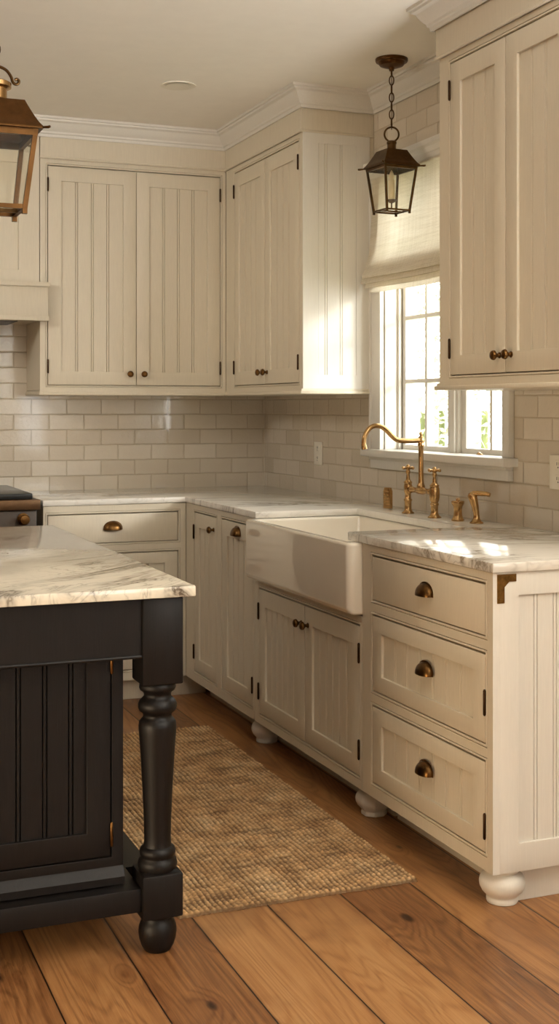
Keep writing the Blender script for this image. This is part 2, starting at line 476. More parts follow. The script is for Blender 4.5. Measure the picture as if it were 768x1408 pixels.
m.box(-.118, ww + .075, -.060, .09, -.008, .022) 
m.bevel(.005, 2)
m.build('window_stool', M['trimwhite'], win)
m = MB(); m.box(-.095, ww + .046, -.022, -.001, -.058, -.0205); m.box(-.094, ww + .045, -.030, -.001, -.021, -.0085)
m.build('window_apron', M['trimwhite'], win, bevel=.002)
m = MB()      # jambs and stops
for x0, x1 in ((-.001, .006), (ww - .006, ww + .001)): m.box(x0, x1, -.002, .15, .022, wh)
m.box(.006, ww - .006, -.002, .15, wh - .008, wh)
for x0, x1 in ((.006, .020), (ww - .020, ww - .006)): m.box(x0, x1, .055, .068, .022, wh - .008)
m.build('window_jamb', M['trimwhite'], win, bevel=.0015)
m = MB()      # middle mullion
cx = ww / 2
m.box(cx - .034, cx + .034, .060, .125, .010, wh - .008); m.box(cx - .018, cx + .018, .050, .06, .01, wh - .008)
m.build('window_mullion', M['trimwhite'], win, bevel=.002)
for x0, x1 in ((.008, cx - .035), (cx + .035, ww - .008)):
    xm = (x0 + x1) / 2
    z0, z1 = .004, wh - .010
    st, rb = .036, .038
    gz0 = z0 + rb; gz1 = z1 - .04; ps = (gz1 - gz0) / 4
    xs = [x0, x0 + st, xm - .008, xm + .008, x1 - st, x1]
    zs = [z0, gz0]
    for k in range(1, 4): zs += [gz0 + ps * k - .008, gz0 + ps * k + .008]
    zs += [gz1, z1]
    holes = {(i, k) for i in (1, 3) for k in (1, 3, 5, 7)}
    m = MB(); m.plate(xs, zs, holes, .072, .108); s = m.build('window_sash', M['trimwhite'], win, bevel=.003)
    m = MB(); m.box(x0 + st - .004, x1 - st + .004, .088, .091, gz0 - .004, gz1 + .004)
    m.build('pane', M['pane'], s, smooth=False)
# crank latch on the near sash
m = MB(); m.box(.66, .70, .052, .072, .012, .018); m.bevel(.002)
m.tube([(.672, .05, .018), (.676, .044, .024), (.69, .04, .027), (.706, .04, .024), (.712, .042, .020)], [.005, .006, .006, .005, .004], 8)
m.lathe([(.004, .016), (.009, .018), (.009, .024), (.004, .027)], (.676, .052, 0), 'z', 12)
m.build('window_latch', M['brass'], win)

# ------------------------------------------------------------------ roman shade
sh = thing('roman_shade', 'natural linen roman shade half lowered over the sink window', 'window shade', (W, 1.41, 2.3), 0)
# cross-section (x towards the room is negative, z down from the head)
sec = [(-.027, -.02), (-.029, -.10), (-.031, -.20), (-.034, -.27), (-.040, -.33), (-.052, -.375), (-.066, -.408), (-.076, -.428), (-.075, -.437), (-.064, -.436)]
def shade_sheet(m, sec, y0, y1, ny, wave):
    rows = []
    for j in range(ny + 1):
        t = j / ny; y = y0 + (y1 - y0) * t; row = []
        for x, z in sec:
            amp = wave * min(1, abs(z) * 3)
            dx = amp * math.sin(t * 9 + z * 6) + amp * .5 * math.sin(t * 21 + 1.3)
            edge = 0
            if j == ny: edge = .006 * math.sin(z * 16)
            row.append(m.v(x + dx, y + edge, z - .010 * math.sin(PI * t) * min(1, abs(z) * 2.5)))
        rows.append(row)
    for a, b in zip(rows, rows[1:]):
        for k in range(len(sec) - 1): m.face([a[k], b[k], b[k + 1], a[k + 1]])
m = MB(); shade_sheet(m, sec, -.50, .545, 30, .0022); o = m.build('shade_panel', M['linen'], sh, recalc=False, ang=80)
sec2 = [[(-.030, -.37), (-.044, -.405), (-.060, -.432), (-.068, -.450), (-.067, -.459), (-.056, -.458)],
        [(-.029, -.38), (-.040, -.420), (-.053, -.452), (-.060, -.470), (-.059, -.479), (-.048, -.478)],
        [(-.028, -.40), (-.036, -.440), (-.045, -.475), (-.049, -.493), (-.047, -.499), (-.036, -.497)]]
for i, s in enumerate(sec2):
    m = MB(); shade_sheet(m, s, -.50, .572 - .022 * i, 30, .0015); m.build('shade_fold', M['linen'], sh, recalc=False, ang=80)
m = MB(); m.box(-.026, -.0255 + .003, -.49, .53, -.03, -.01); m.build('head_rail', M['trimwhite'], sh)

# ------------------------------------------------------------------ cabinet hardware
def knob(parent, x, z, mat='antique', r=.0150):
    m = MB(); m.lathe([(.0095, 0), (.0095, -.002), (.006, -.004), (.0055, -.012), (.010, -.015), (r, -.020), (r, -.024), (r * .86, -.0285), (r * .5, -.0315), (.001, -.0325)], (x, 0, z), 'y', 20)
    return m.build('knob', M[mat], parent)
def cup_pull(parent, x, z, w=.040, h=.036, d=.026):
    m = MB(); nu, nv = 22, 8; g = []
    for i in range(nu + 1):
        u = PI * i / nu; s = max(math.sin(u), .0) ** .75
        g.append([m.v(x - w * math.cos(u), -.0015 - d * s * math.sin(PI / 2 * j / nv), z - .012 + h * s * math.cos(PI / 2 * j / nv)) for j in range(nv + 1)])
    for a, b in zip(g, g[1:]):
        for j in range(nv): m.face([a[j], b[j], b[j + 1], a[j + 1]])
    # inner skin
    g2 = []
    for i in range(nu + 1):
        u = PI * i / nu; s = max(math.sin(u), .0) ** .75 * .93
        g2.append([m.v(x - w * .95 * math.cos(u), -.0015 - d * s * math.sin(PI / 2 * j / nv), z - .012 + h * s * math.cos(PI / 2 * j / nv)) for j in range(nv + 1)])
    for a, b in zip(g2, g2[1:]):
        for j in range(nv): m.face([a[j], a[j + 1], b[j + 1], b[j]])
    for i in range(nu):
        m.face([g[i][nv], g[i + 1][nv], g2[i + 1][nv], g2[i][nv]])
    # flange on the face
    pts = [(x - (w + .004) * math.cos(PI * i / nu), z - .012 + (h + .004) * math.sin(PI * i / nu) ** .75) for i in range(nu + 1)]
    m.prism(pts, -.0022, 0)
    return m.build('cup_pull', M['antique'], parent, ang=50)
def hinge(parent, x, z, h=.058):
    m = MB(); m.lathe([(.0022, -h / 2 - .004), (.0042, -h / 2), (.0042, h / 2), (.0022, h / 2 + .004)], (x, -.0035, z), 'z', 10)
    m.box(x - .003, x + .003, -.003, .010, z - h / 2, z + h / 2)
    return m.build('hinge', M['hinge'], parent)

# ------------------------------------------------------------------ cabinet fronts
GAP = .0033; BEAD = .0065; QUIRK = .0016
def face_frame(parent, x0, x1, z0, z1, openings, extra_holes=(), mat='cream'):
    e = BEAD + QUIRK
    ops = [(a - e, b + e, c - e, d + e) for a, b, c, d in openings] + list(extra_holes)
    xs = sorted({x0, x1, *[v for q in ops for v in q[:2] if x0 < v < x1]}); zs = sorted({z0, z1, *[v for q in ops for v in q[2:] if z0 < v < z1]})
    holes = set()
    for i in range(len(xs) - 1):
        for k in range(len(zs) - 1):
            mx, mz = (xs[i] + xs[i + 1]) / 2, (zs[k] + zs[k + 1]) / 2
            if any(a < mx < b and c < mz < d for a, b, c, d in ops): holes.add((i, k))
    m = MB(); m.plate(xs, zs, holes, 0, .020); m.bevel(.0008, 1)
    r = MB()
    for a, b, c, d in openings:
        r.ring(a - BEAD, b + BEAD, c - BEAD, d + BEAD, BEAD, -.0006, .019)
        r.ring(a - e - .001, b + e + .001, c - e - .001, d + e + .001, e + .0005, .006, .018)
    me = bpy.data.meshes.new('tmp'); r.bevel(.0018, 2); r.bm.to_mesh(me); r.bm.free(); m.bm.from_mesh(me); bpy.data.meshes.remove(me)
    return m.build('face_frame', M[mat], parent)
def door(parent, x0, x1, z0, z1, stile=.062, top=.064, bot=.058, pitch=.066, name='door', mat='cream', hand=None, slab=False, y=0.0):
    x0 += GAP; x1 -= GAP; z0 += GAP + .0006; z1 -= GAP + .0022
    m = MB()
    if slab:
        m.box(x0, x1, y, y + .018, z0, z1); m.bevel(.0012, 2)
    else:
        m.ring(x0, x1, z0, z1, stile, y, y + .019, top, bot); m.bevel(.0016, 2)
        m.beads(x0 + stile - .001, x1 - stile + .001, z0 + bot - .001, z1 - top + .001, y + .0085, pitch)
    o = m.build(name, M[mat], parent)
    if hand:
        hx = x0 - .001 if hand == 'l' else x1 + .001
        for hz in (z0 + .065 + .02, z1 - .065 - .02): hinge(o, hx, hz)
    return o
def carcass(parent, w, d, z0, z1, open_top=None, mat='cream', left=True):
    m = MB(); t = .016
    m.box(.001, t, .020, d, z0, z1); m.box(w - t, w - .001, .020, d, z0, z1)
    m.box(t, w - t, d - .010, d, z0, open_top or z1)
    m.box(t, w - t, .022, d - .010, z0, z0 + .014)
    m.box(t, w - t, .0215, .028, z0 + .014, open_top or z1 - .014)
    if not open_top: m.box(t, w - t, .028, d - .010, z1 - .016, z1 - .001)
    return m.build('carcass', M[mat], parent, smooth=False)
def toe(parent, x0, x1, y=.115, h=.0965):
    m = MB(); m.box(x0, x1, y, y + .016, 0.0005, h); return m.build('toe_kick', M['cream'], parent, bevel=.001)
BUN = [(.040, .0965), (.046, .0955), (.0475, .090), (.0455, .085), (.043, .0815), (.047, .079), (.0545, .073), (.0595, .064), (.0615, .054), (.060, .043), (.054, .031), (.046, .023), (.0415, .0185), (.0405, .015), (.0425, .012), (.0425, .0045), (.041, .001)]
def bun_foot(parent, x, y, facet=False):
    m = MB(); m.lathe(BUN[::-1], (x, y, 0), 'z', 8 if facet else 40, PI / 8 if facet else 0)
    if facet: m.bevel(.004, 2, 20)
    return m.build('bun_foot', M['trimwhite'], parent, ang=60)

# --- near drawer cabinet
c = thing('drawer_cabinet', 'cream three-drawer base cabinet at the end of the run, beside the sink', 'cabinet', (0, .788, 0), R90)
cw, cd = .788, .612
rows = [(.714, .857), (.430, .672), (.142, .388)]
ops = [(.070, .751, a, b) for a, b in rows]
face_frame(c, .002, cw, .097, CB - .001, ops); carcass(c, cw - .02, cd, .097, CB - .001); toe(c, .02, cw - .06)
for i, (a, b) in enumerate(rows):
    d = door(c, .070, .751, a, b, .062, .050, .050, .083, 'drawer', slab=(i == 0))
    tag(d, ['flat slab drawer front', 'beadboard drawer front', 'beadboard drawer front'][i])
    cup_pull(d, .423, (a + b) / 2 + (.004 if i == 0 else .012))
    if i: hinge(d, .7515, (a + b) / 2 + (-.01 if i == 1 else -.05), .062)
# end panel, facing along local +x
EX = Matrix.Translation((cw, 0, 0)) @ Matrix.Rotation(PI / 2, 4, 'Z')
m = MB(EX); m.plate([0.0205, .079, .548, cd], [.097, .171, .825, CB - .001], {(1, 1)}, 0, .019); m.bevel(.0012, 2)
m.beads(.078, .549, .170, .826, .008, .0605, .1355); m.build('end_panel', M['trimwhite'], c)  # same paint as the fronts; daylight on it is put into the paler tone
m = MB(EX); m.box(0.0, .0203, 0.0, .019, .097, CB - .001); 
m = MB(); m.box(cw - .0008, cw + .0002, .0, .0205, .0975, CB - .0015); m.build('corner_stile', M['trimwhite'], c, smooth=False)
m = MB(EX); m.box(.10, cd, .046, .062, .0005, .0965); m.build('plinth', M['trimwhite'], c, bevel=.001)
bun_foot(c, cw - .062, .066)
m = MB(EX)
m.prism([(.012, .882), (.070, .882), (.070, .862), (.048, .862), (.034, .848), (.034, .806), (.012, .806)], -.0028, 0); m.bevel(.0006, 1)
for px, pz in ((.022, .816), (.022, .871), (.060, .872)): m.lathe([(.0034, -.0026), (.0034, -.0036), (.001, -.0042)], (px, 0, pz), 'y', 10)
m.build('corner_bracket', M['oldbrass'], c)

# --- sink cabinet
c = thing('sink_cabinet', 'cream two-door base cabinet under the apron sink, on turned feet', 'cabinet', (0, 1.757, 0), R90)
ops = [(.044, .952, .134, .623)]
face_frame(c, .001, .968, .097, .652, ops); carcass(c, .968, cd, .097, .652); toe(c, .0, .968)
mid = .498
d = door(c, .044, mid + .001, .134, .623, pitch=.058, hand='l'); knob(d, mid - .030, .553)
d = door(c, mid - .001, .952, .134, .623, pitch=.058, hand='r'); knob(d, mid + .030, .553)
bun_foot(c, .920, .066, True)

# --- narrow corner doors
c = thing('corner_base_cabinet', 'cream base cabinet with two narrow tall doors between sink and corner', 'cabinet', (0, 2.643, 0), R90)
ops = [(.118, .426, .142, .856), (.491, .865, .142, .856)]
face_frame(c, 0.001, .885, .097, CB - .001, ops); carcass(c, .885, cd, .097, CB - .001); toe(c, -.0, .885)
d = door(c, *ops[0], pitch=.061, hand='l'); knob(d, .390, .797); tag(d, 'narrower door with round knob')
d = door(c, *ops[1], pitch=.062, hand='r'); cup_pull(d, .684, .812); tag(d, 'door with a cup pull')
bun_foot(c, .845, .066)

# --- back base cabinet
c = thing('back_drawer_cabinet', 'cream drawer base cabinet on the back wall beside the range', 'cabinet', (-.653, 2.643, 0), 0)
ops = [(.019, .616, .715, .850), (.019, .616, .430, .672), (.019, .616, .142, .388)]
face_frame(c, 0.001, .652, .097, CB - .001, ops); carcass(c, .652, .635, .097, CB - .001); toe(c, .0, .765, .055)
for i, op in enumerate(ops):
    d = door(c, *op, .062, .050, .050, .08, 'drawer', slab=(i == 0)); cup_pull(d, .312, (op[2] + op[3]) / 2 + .004)

# ------------------------------------------------------------------ worktop and sink
m = MB()
pts = [(-.006, -.010), (W - .001, -.010), (W - .001, D - .001), (-.655, D - .001), (-.655, L - .006), (-.006, L - .006), (-.006, 1.735), (.431, 1.735), (.431, .887), (-.006, .887)]
m.prism(pts, CB, CT, 'z'); o = m.build('marble_worktop', M['marble_counter'], bevel=.004)
tag(o, 'white grey-veined marble worktop wrapping the corner, cut out for the sink', 'worktop')

c = thing('apron_sink', 'white fireclay apron-front farmhouse sink set into the marble', 'sink', (0, 1.752, 0), R90)
m = MB()
x0, x1, y0, y1, z0, z1 = .004, .9625, -.048, .462, .656, .8866
o8 = [m.v(x, y, z) for z in (z0, z1) for y in (y0, y1) for x in (x0, x1)]
for q in ((0, 2, 3, 1), (0, 1, 5, 4), (2, 6, 7, 3), (0, 4, 6, 2), (1, 3, 7, 5)): m.face([o8[i] for i in q])
ix0, ix1, iy0, iy1 = x0 + .034, x1 - .075, y0 + .036, y1 - .032
it = [m.v(x, y, z1) for y in (iy0, iy1) for x in (ix0, ix1)]
ib = [m.v(x, y, .700) for y in (iy0 + .012, iy1 - .012) for x in (ix0 + .012, ix1 - .012)]
T = [o8[4], o8[5], o8[7], o8[6]]; I = [it[0], it[1], it[3], it[2]]; B = [ib[0], ib[1], ib[3], ib[2]]
for i in range(4):
    j = (i + 1) % 4
    m.face([T[i], T[j], I[j], I[i]]); m.face([I[i], I[j], B[j], B[i]])
m.face(B)
bmesh.ops.recalc_face_normals(m.bm, faces=m.bm.faces[:])
big = [e for e in m.bm.edges if all(abs(v.co.y - y0) < 1e-5 for v in e.verts) and not all(abs(v.co.z - z1) < 1e-5 for v in e.verts)]
bmesh.ops.bevel(m.bm, geom=big, offset=.026, segments=7, profile=.5, affect='EDGES', clamp_overlap=False)
bmesh.ops.bevel(m.bm, geom=[e for e in m.bm.edges if len(e.link_faces) == 2 and e.calc_face_angle(0) > .6], offset=.0105, segments=4, profile=.5, affect='EDGES', clamp_overlap=True)
m.build('basin', M['porcelain'], c, ang=60)
m = MB(); m.lathe([(.044, .7005), (.044, .7025), (.036, .7035), (.034, .702), (.006, .702), (.001, .703)], (.46, .22, 0), 'z', 28); m.build('drain', M['brass'], c)

# ------------------------------------------------------------------ upper cabinets
ZB, ZF, ZC = 1.400, 2.468, 2.570
def upper(name, label, loc, rz, w, d, doors, near_end=0.0, far_end=0.0, proud=.006, lip=(.0, .0), pitch=.068, kz=1.477, kx=.032, end_flush=0):
    c = thing(name, label, 'wall cabinet', loc, rz)
    ops = [(doors[0][0], doors[1][1], 1.421, 2.440)]
    face_frame(c, 0.0, w, ZB - .003, ZF, ops)
    m = MB(); t = .016
    m.box(0.0005, t, .020, d, ZB, ZC); m.box(w - t, w - .0005, .020, d, ZB, ZC); m.box(t, w - t, d - .01, d, ZB, ZC); m.box(t, w - t, .0215, .03, ZB, ZF)
    m.box(t, w - t, .03, d - .01, ZB, ZB + .014)
    m.build('carcass', M['cream'], c, smooth=False)
    m = MB()      # bottom lip moulding
    m.box(-lip[0], w + lip[1], -.012, d, 1.376, 1.390); m.bevel(.004, 2); m.box(-lip[0] * .4, w + lip[1] * .4, -.006, d - .001, 1.389, ZB - .002)
    m.build('bottom_moulding', M['cream'], c)
    m = MB()      # frieze with a small bead at its foot
    m.box(-far_end, w + near_end, -proud, d - .001, ZF + .002, ZC - .001); m.bevel(.001, 1)
    m.tube([(-far_end - .003, -proud - .001, ZF + .004), (w + near_end + .002, -proud - .001, ZF + .004)], .0055, 8)
    if near_end >= 0: m.tube([(w + near_end + .001, -proud, ZF + .004), (w + near_end + .001, d - .002, ZF + .004)], .0055, 8)
    m.build('frieze', M['cream'], c)
    for k, (a, b) in enumerate(doors):
        dd = door(c, a - (GAP * .6 if k else 0), b + (0 if k else GAP * .6), 1.421, 2.440, .062, .066, .062, pitch, hand='l' if k == 0 else 'r')
        knob(dd, (b - kx) if k == 0 else (a + kx), kz)
    return c
upper('wall_cabinet', 'wide cream two-door beadboard wall cabinet on the back wall beside the hood', (-.606, 2.95, 0), 0, .905, .332, [(.034, .457), (.457, .878)], lip=(.006, 0), kx=.034)
cc = upper('wall_cabinet', 'cream two-door wall cabinet in the corner, left of the window', (.30, 2.949, 0), R90, .959, .329, [(.118, .520), (.520, .918)], lip=(0, .010))
EX2 = Matrix.Translation((.959, 0, 0)) @ Matrix.Rotation(PI / 2, 4, 'Z')
m = MB(EX2); m.plate([.0, .070, .245, .309], [ZB - .002, 1.455, 2.425, ZF - .001], {(1, 1)}, -.004, .0); m.bevel(.001, 1)
m.beads(.069, .246, 1.454, 2.426, -.0022, .07, .105); m.build('end_panel', M['trimwhite'], cc)
upper('wall_cabinet', 'large cream two-door wall cabinet to the right of the window', (.30, .825, 0), R90, .80, .329, [(.068, .404), (.404, .740)], far_end=.012, proud=.008, lip=(.020, .010), pitch=.062)

# ------------------------------------------------------------------ range hood
c = thing('range_hood', 'cream panelled range hood with a mantel shelf over the range', 'range hood', (-.608, 2.95, 0), 0)
m = MB(); m.plate([-1.0, -.92, -.096, -.001], [1.86, 1.95, 2.44, ZC - .001], {(1, 1)}, 0, .02); m.bevel(.001, 1)
m.beads(-.921, -.095, 1.949, 2.441, .008, .11); m.box(-1.0, -.001, .021, .332, 1.88, ZC - .001)
m.build('hood_panel', M['cream'], c)
m = MB(); m.box(-1.02, .030, -.05, .0005 - .002, 1.735, 1.873); m.bevel(.0015, 2)
m.box(-1.02, .033, -.056, -.002, 1.716, 1.737); m.bevel(.002, 2); m.box(-1.02, .036, -.062, -.002, 1.872, 1.892); m.bevel(.003, 2)
m.box(-1.0, -.002, -.002, .332, 1.72, 1.88)
m.build('mantel', M['cream'], c)
m = MB(); m.box(-.95, -.10, .0, .29, 1.713, 1.719); m.build('hood_filter', M['filter'], c, smooth=False)

# ------------------------------------------------------------------ range
c = thing('kitchen_range', 'dark kitchen range with bronze front rail at the left edge of the back wall', 'range', (-.662, 2.60, 0), 0)
m = MB(); m.box(-.90, -.024, .012, .66, .09, .876); m.build('range_body', M['rangedark'], c, bevel=.003)
m = MB(); m.box(-.91, -.012, -.012, .05, .878, .922); m.build('front_rail', M['rangebrown'], c, bevel=.004)
m = MB(); m.box(-.90, -.040, .020, .66, .923, .947); m.build('cooktop', M['iron'], c, bevel=.003)
for k in range(4):
    x = -.083 - .13 * k
    m = MB(); m.lathe([(.026, .012), (.026, .006), (.016, .002), (.014, -.012), (.021, -.016), (.023, -.030), (.019, -.036), (.001, -.038)], (x, 0, .838), 'y', 22); m.build('burner_knob', M['antique'], c)
m = MB(); m.box(-.86, -.06, .0, .013, .28, .74); m.bevel(.003); m.tube([(-.82, -.045, .70), (-.10, -.045, .70)], .011, 12); m.box(-.80, -.785, -.045, .0, .692, .708); m.box(-.135, -.12, -.045, .0, .692, .708)
m.build('oven_door', M['iron'], c)
for x in (-.86, -.064):
    m = MB(); m.lathe([(.022, .0005), (.022, .01), (.016, .02), (.016, .091)], (x, .06, 0), 'z', 16); m.build('leg', M['iron'], c)

# ------------------------------------------------------------------ island
isl = thing('kitchen_island', 'black painted island base with beadboard door and turned corner leg', 'island', (-1.25, .9, 0), 0)
IO = Matrix.Translation((1.25, -.9, 0))    # measures below are world measures
IX0, IX1, IY0, IY1, LT = -1.70, -.822, .066, 1.71, .862
pb = M['black']
def leg(x, y):
    h = .0505
    m = MB(IO)
    m.box(x - h, x + h, y - h, y + h, .652, LT); m.bevel(.004, 2)
    blk = MB(IO); blk.box(x - h, x + h, y - h, y + h, .090, .196); blk.bevel(.005, 2)
    me = bpy.data.meshes.new('tmp'); blk.bm.to_mesh(me); blk.bm.free(); m.bm.from_mesh(me); bpy.data.meshes.remove(me)
    # pommels where square turns into round
    m.lathe([(.030, .636), (.0535, .653), (.0500, .660)], (x, y, 0), 'z', 4, PI / 4)
    m.lathe([(.050, .190), (.060, .196), (.040, .205)], (x, y, 0), 'z', 4, PI / 4)
    m.lathe([(.030, .0), (.0335, .003), (.040, .015), (.0445, .030), (.0465, .046), (.0455, .058), (.041, .070), (.0365, .076), (.0360, .082), (.040, .086), (.040, .092)], (x, y, 0), 'z', 40)
    m.lathe([(.036, .195), (.045, .197), (.0475, .204), (.0480, .212), (.0455, .221), (.0405, .226), (.0405, .229), (.0435, .234), (.0440, .242), (.0410, .249), (.0345, .253), (.0335, .258), (.0325, .275),
             (.0335, .320), (.0365, .390), (.0400, .450), (.0435, .505), (.0455, .530), (.0462, .545), (.0445, .556), (.0395, .562), (.0355, .566), (.0345, .572), (.0370, .577), (.0440, .582), (.0472, .590), (.0474, .598), (.0440, .606), (.0400, .610), (.0370, .613),
             (.0335, .617), (.0330, .622), (.0355, .628), (.0420, .632), (.0445, .638), (.0440, .646), (.038, .655)], (x, y, 0), 'z', 40)
    return m.build('leg', pb, isl, ang=45)
lx1, lx0 = IX1 - .0505, IX0 + .0505; ly0, ly1 = IY0 + .0505, IY1 - .0505
for a, b in ((lx1, ly0), (lx0, ly0), (lx1, ly1), (lx0, ly1)): leg(a, b)
def apron(x0, x1, y0, y1):
    m = MB(IO); m.box(x0, x1, y0, y1, .722, LT); m.bevel(.0015, 1); return m
m = apron(lx0 + .05, lx1 - .05, IY0 + .010, IY0 + .034)
m.tube([(lx0 + .05, IY0 + .011, .7225), (lx1 - .05, IY0 + .011, .7225)], .0048, 8); m.build('apron', pb, isl)
apron(lx0 + .05, lx1 - .05, IY1 - .034, IY1 - .010).build('apron', pb, isl)
for x in (IX1 - .034, IX0 + .010): apron(x, x + .024, ly0 + .05, ly1 - .05).build('apron', pb, isl)
# cabinet body set in between the legs
bx0, bx1, by0, by1 = -1.60, -.954, .132, 1.62
m = MB(IO); m.box(bx0, bx1, by0 + .020, by1, .21, LT - .002); m.build('cabinet_body', pb, isl, bevel=.001)
dx0, dx1, dz0, dz1 = -1.57, -.982, .232, .80
m = MB(IO); m.plate([bx0, dx0, dx1, bx1], [.195, dz0, dz1, LT - .002], {(1, 1)}, by0, by0 + .0205); m.bevel(.0012, 2)
m.sweep([(bx0, by0), (bx1, by0)], [(0, .170), (.016, .170), (.016, .188), (.010, .196), (.004, .206), (0, .210)])
m.build('face_frame', pb, isl)
d = None
m = MB(IO); g = GAP
m.ring(dx0 + g, dx1 - g, dz0 + g, dz1 - g, .058, by0, by0 + .019, .058, .060); m.bevel(.0018, 2)
m.beads(dx0 + .057, dx1 - .057, dz0 + .059, dz1 - .057, by0 + .010, .0625, dx1 - .057 - .041 - .0625 * 7)
d = m.build('door', pb, isl)
for z in (.288, .705):
    m = MB(IO); m.lathe([(.002, -.030), (.004, -.027), (.004, .027), (.002, .030)], (dx1 - .001, by0 - .0025, z), 'z', 10); m.build('hinge', M['antique'], d)
# low stretcher shelf
m = MB(IO); m.box(lx0 + .05, lx1 - .05, IY0 + .012, by0 + .1, .110, .166); m.bevel(.002, 2); m.build('stretcher', pb, isl)
m = MB(IO); m.box(IX0 + .02, IX1 - .035, by0 + .1, by1, .120, .165); m.build('bottom_shelf', pb, isl)
m = MB(IO); m.box(bx0 + .02, bx1 - .012, by0 + .03, by1, .165, .211); m.build('base_block', pb, isl)
m = MB(); m.box(-1.76, -.796, .046, 1.730, .8635, .890); o = m.build('island_worktop', M['marble_island'], bevel=.004)
tag(o, 'cream marble slab with brown-grey veins on the black island', 'worktop')

# ------------------------------------------------------------------ faucet set
BR = M['brass']
f = thing('bridge_faucet', 'brass bridge faucet with curved spout and two cross handles behind the sink', 'faucet', (.507, 1.34, CT), 0)
def pillar(y, fat):
    m = MB()
    if fat:
        pr_ = [(.0250, .0005), (.0250, .004), (.019, .008), (.0150, .014), (.0135, .020), (.0135, .044), (.0160, .047), (.0165, .052), (.0130, .056), (.0170, .064), (.0190, .076), (.0195, .092), (.0185, .108), (.0160, .114), (.0175, .117), (.0175, .121), (.0120, .125), (.009, .130)]
    else:
        pr_ = [(.0235, .0005), (.0235, .004), (.017, .009), (.0135, .018), (.0130, .046), (.0160, .050), (.0160, .054), (.0120, .058), (.0115, .076), (.0150, .082), (.0165, .095), (.0160, .108), (.0140, .114), (.0160, .118), (.0160, .122), (.0110, .126), (.009, .130)]
    m.lathe(pr_, (0, y, 0), 'z', 28); m.build('pillar', BR, f, ang=50)
    m = MB()
    m.lathe([(.008, .128), (.0072, .140), (.0060, .150), (.0088, .156), (.0090, .162), (.0065, .166), (.0095, .170), (.0100, .178), (.0070, .184), (.0055, .186), (.001, .188)], (0, y, 0), 'z', 20)
    for a in (.35, .35 + PI / 2):
        ux, uy = math.cos(a), math.sin(a)
        p = lambda s: (ux * s, y + uy * s, .1745)
        ss = [-.030, -.028, -.024, -.021, -.018, -.008, .008, .018, .021, .024, .028, .030]
        m.tube([p(s) for s in ss], [.0015, .0055, .0062, .0048, .0042, .0048, .0048, .0042, .0048, .0062, .0055, .0015], 12)
    m.build('cross_handle', BR, f, ang=50)
pillar(.104, False); pillar(-.104, True)
m = MB(); ss = [-.104, -.080, -.076, -.070, -.066, -.030, -.024, -.019, .019, .024, .030, .066, .070, .076, .080, .104]
m.tube([(0, s, .094) for s in ss], [.0105, .0105, .0125, .0125, .0105, .0105, .0125, .014, .014, .0125, .0105, .0105, .0125, .0125, .0105, .0105], 18); m.build('bridge', BR, f, ang=50)
m = MB(); m.lathe([(.013, .092), (.0150, .104), (.0155, .112), (.0125, .118), (.0110, .124), (.0100, .135), (.0092, .20), (.0098, .258), (.0120, .262), (.0125, .266), (.0105, .270), (.0130, .278), (.0135, .284), (.0120, .292), (.0085, .297), (.0050, .300), (.0065, .304), (.0065, .308), (.0035, .312), (.001, .314)], (0, 0, 0), 'z', 24); m.build('column', BR, f, ang=50)
ctl = [(0, .284), (-.030, .281), (-.070, .281), (-.100, .285), (-.122, .300), (-.145, .322), (-.165, .334), (-.187, .338), (-.208, .332), (-.224, .316), (-.234, .294), (-.237, .272), (-.234, .252)]
def smooth(pts, n=5):
    out = []
    for i in range(len(pts) - 1):
        p0, p1, p2, p3 = [Vector(pts[max(0, min(len(pts) - 1, i + k))]) for k in (-1, 0, 1, 2)]
        for j in range(n):
            t = j / n
            out.append(.5 * ((2 * p1) + (p2 - p0) * t + (2 * p0 - 5 * p1 + 4 * p2 - p3) * t * t + (3 * p1 - p0 - 3 * p2 + p3) * t ** 3))
    out.append(Vector(pts[-1])); return out
sp = smooth(ctl); m = MB(); n_ = len(sp)
m.tube([(p[0], 0, p[1]) for p in sp], [.0098 - .0012 * i / n_ if i < n_ - 6 else (.0086 + .0020 * (i - n_ + 6) / 3 if i < n_ - 3 else .0108) for i in range(n_)], 16); m.build('spout', BR, f, ang=60)

s = thing('soap_dispenser', 'short faceted brass dispenser between the faucet and the side spray', 'soap dispenser', (.520, 1.088, CT), 0)
m = MB(); m.lathe([(.0230, .0005), (.0235, .006), (.0200, .010), (.0165, .020), (.0150, .038), (.0165, .052), (.0215, .060), (.0235, .064), (.0235, .071), (.020, .073)], (0, 0, 0), 'z', 8, PI / 8); m.bevel(.001, 1, 25); m.build('dispenser_body', BR, s)
m = MB(); m.lathe([(.007, .072), (.007, .080), (.004, .083)], (0, 0, 0), 'z', 14); m.tube([(0, 0, .080), (-.012, -.028, .083), (-.014, -.034, .080)], .0035, 10); m.build('lever', BR, s)
s = thing('side_spray', 'brass side spray with a lever top, rightmost fitting behind the sink', 'side spray', (.535, .985, CT), 0)
m = MB(); m.lathe([(.0240, .0005), (.0240, .004), (.018, .008), (.0125, .016), (.0115, .022), (.0105, .030)], (0, 0, 0), 'z', 26); m.build('base', BR, s)
m = MB(); m.tube([(0, 0, .024), (-.001, .001, .040), (-.004, .003, .060), (-.008, .006, .080), (-.012, .009, .098), (-.012, .009, .106)], [.0105, .0110, .0130, .0150, .0165, .012], 18)
m.build('spray_body', BR, s, ang=60)
m = MB(); m.tube([(-.016, .012, .101), (.0, -.004, .106), (.022, -.030, .104), (.030, -.040, .101)], [.009, .0095, .0085, .0075], 12)
m.lathe([(.007, .104), (.007, .111), (.003, .114)], (-.008, .005, 0), 'z', 12); m.build('lever', BR, s, ang=60)
s = thing('soap_block', 'small upright patterned brass block left of the faucet', 'brass block', (.545, 1.69, CT), R90 + .25)
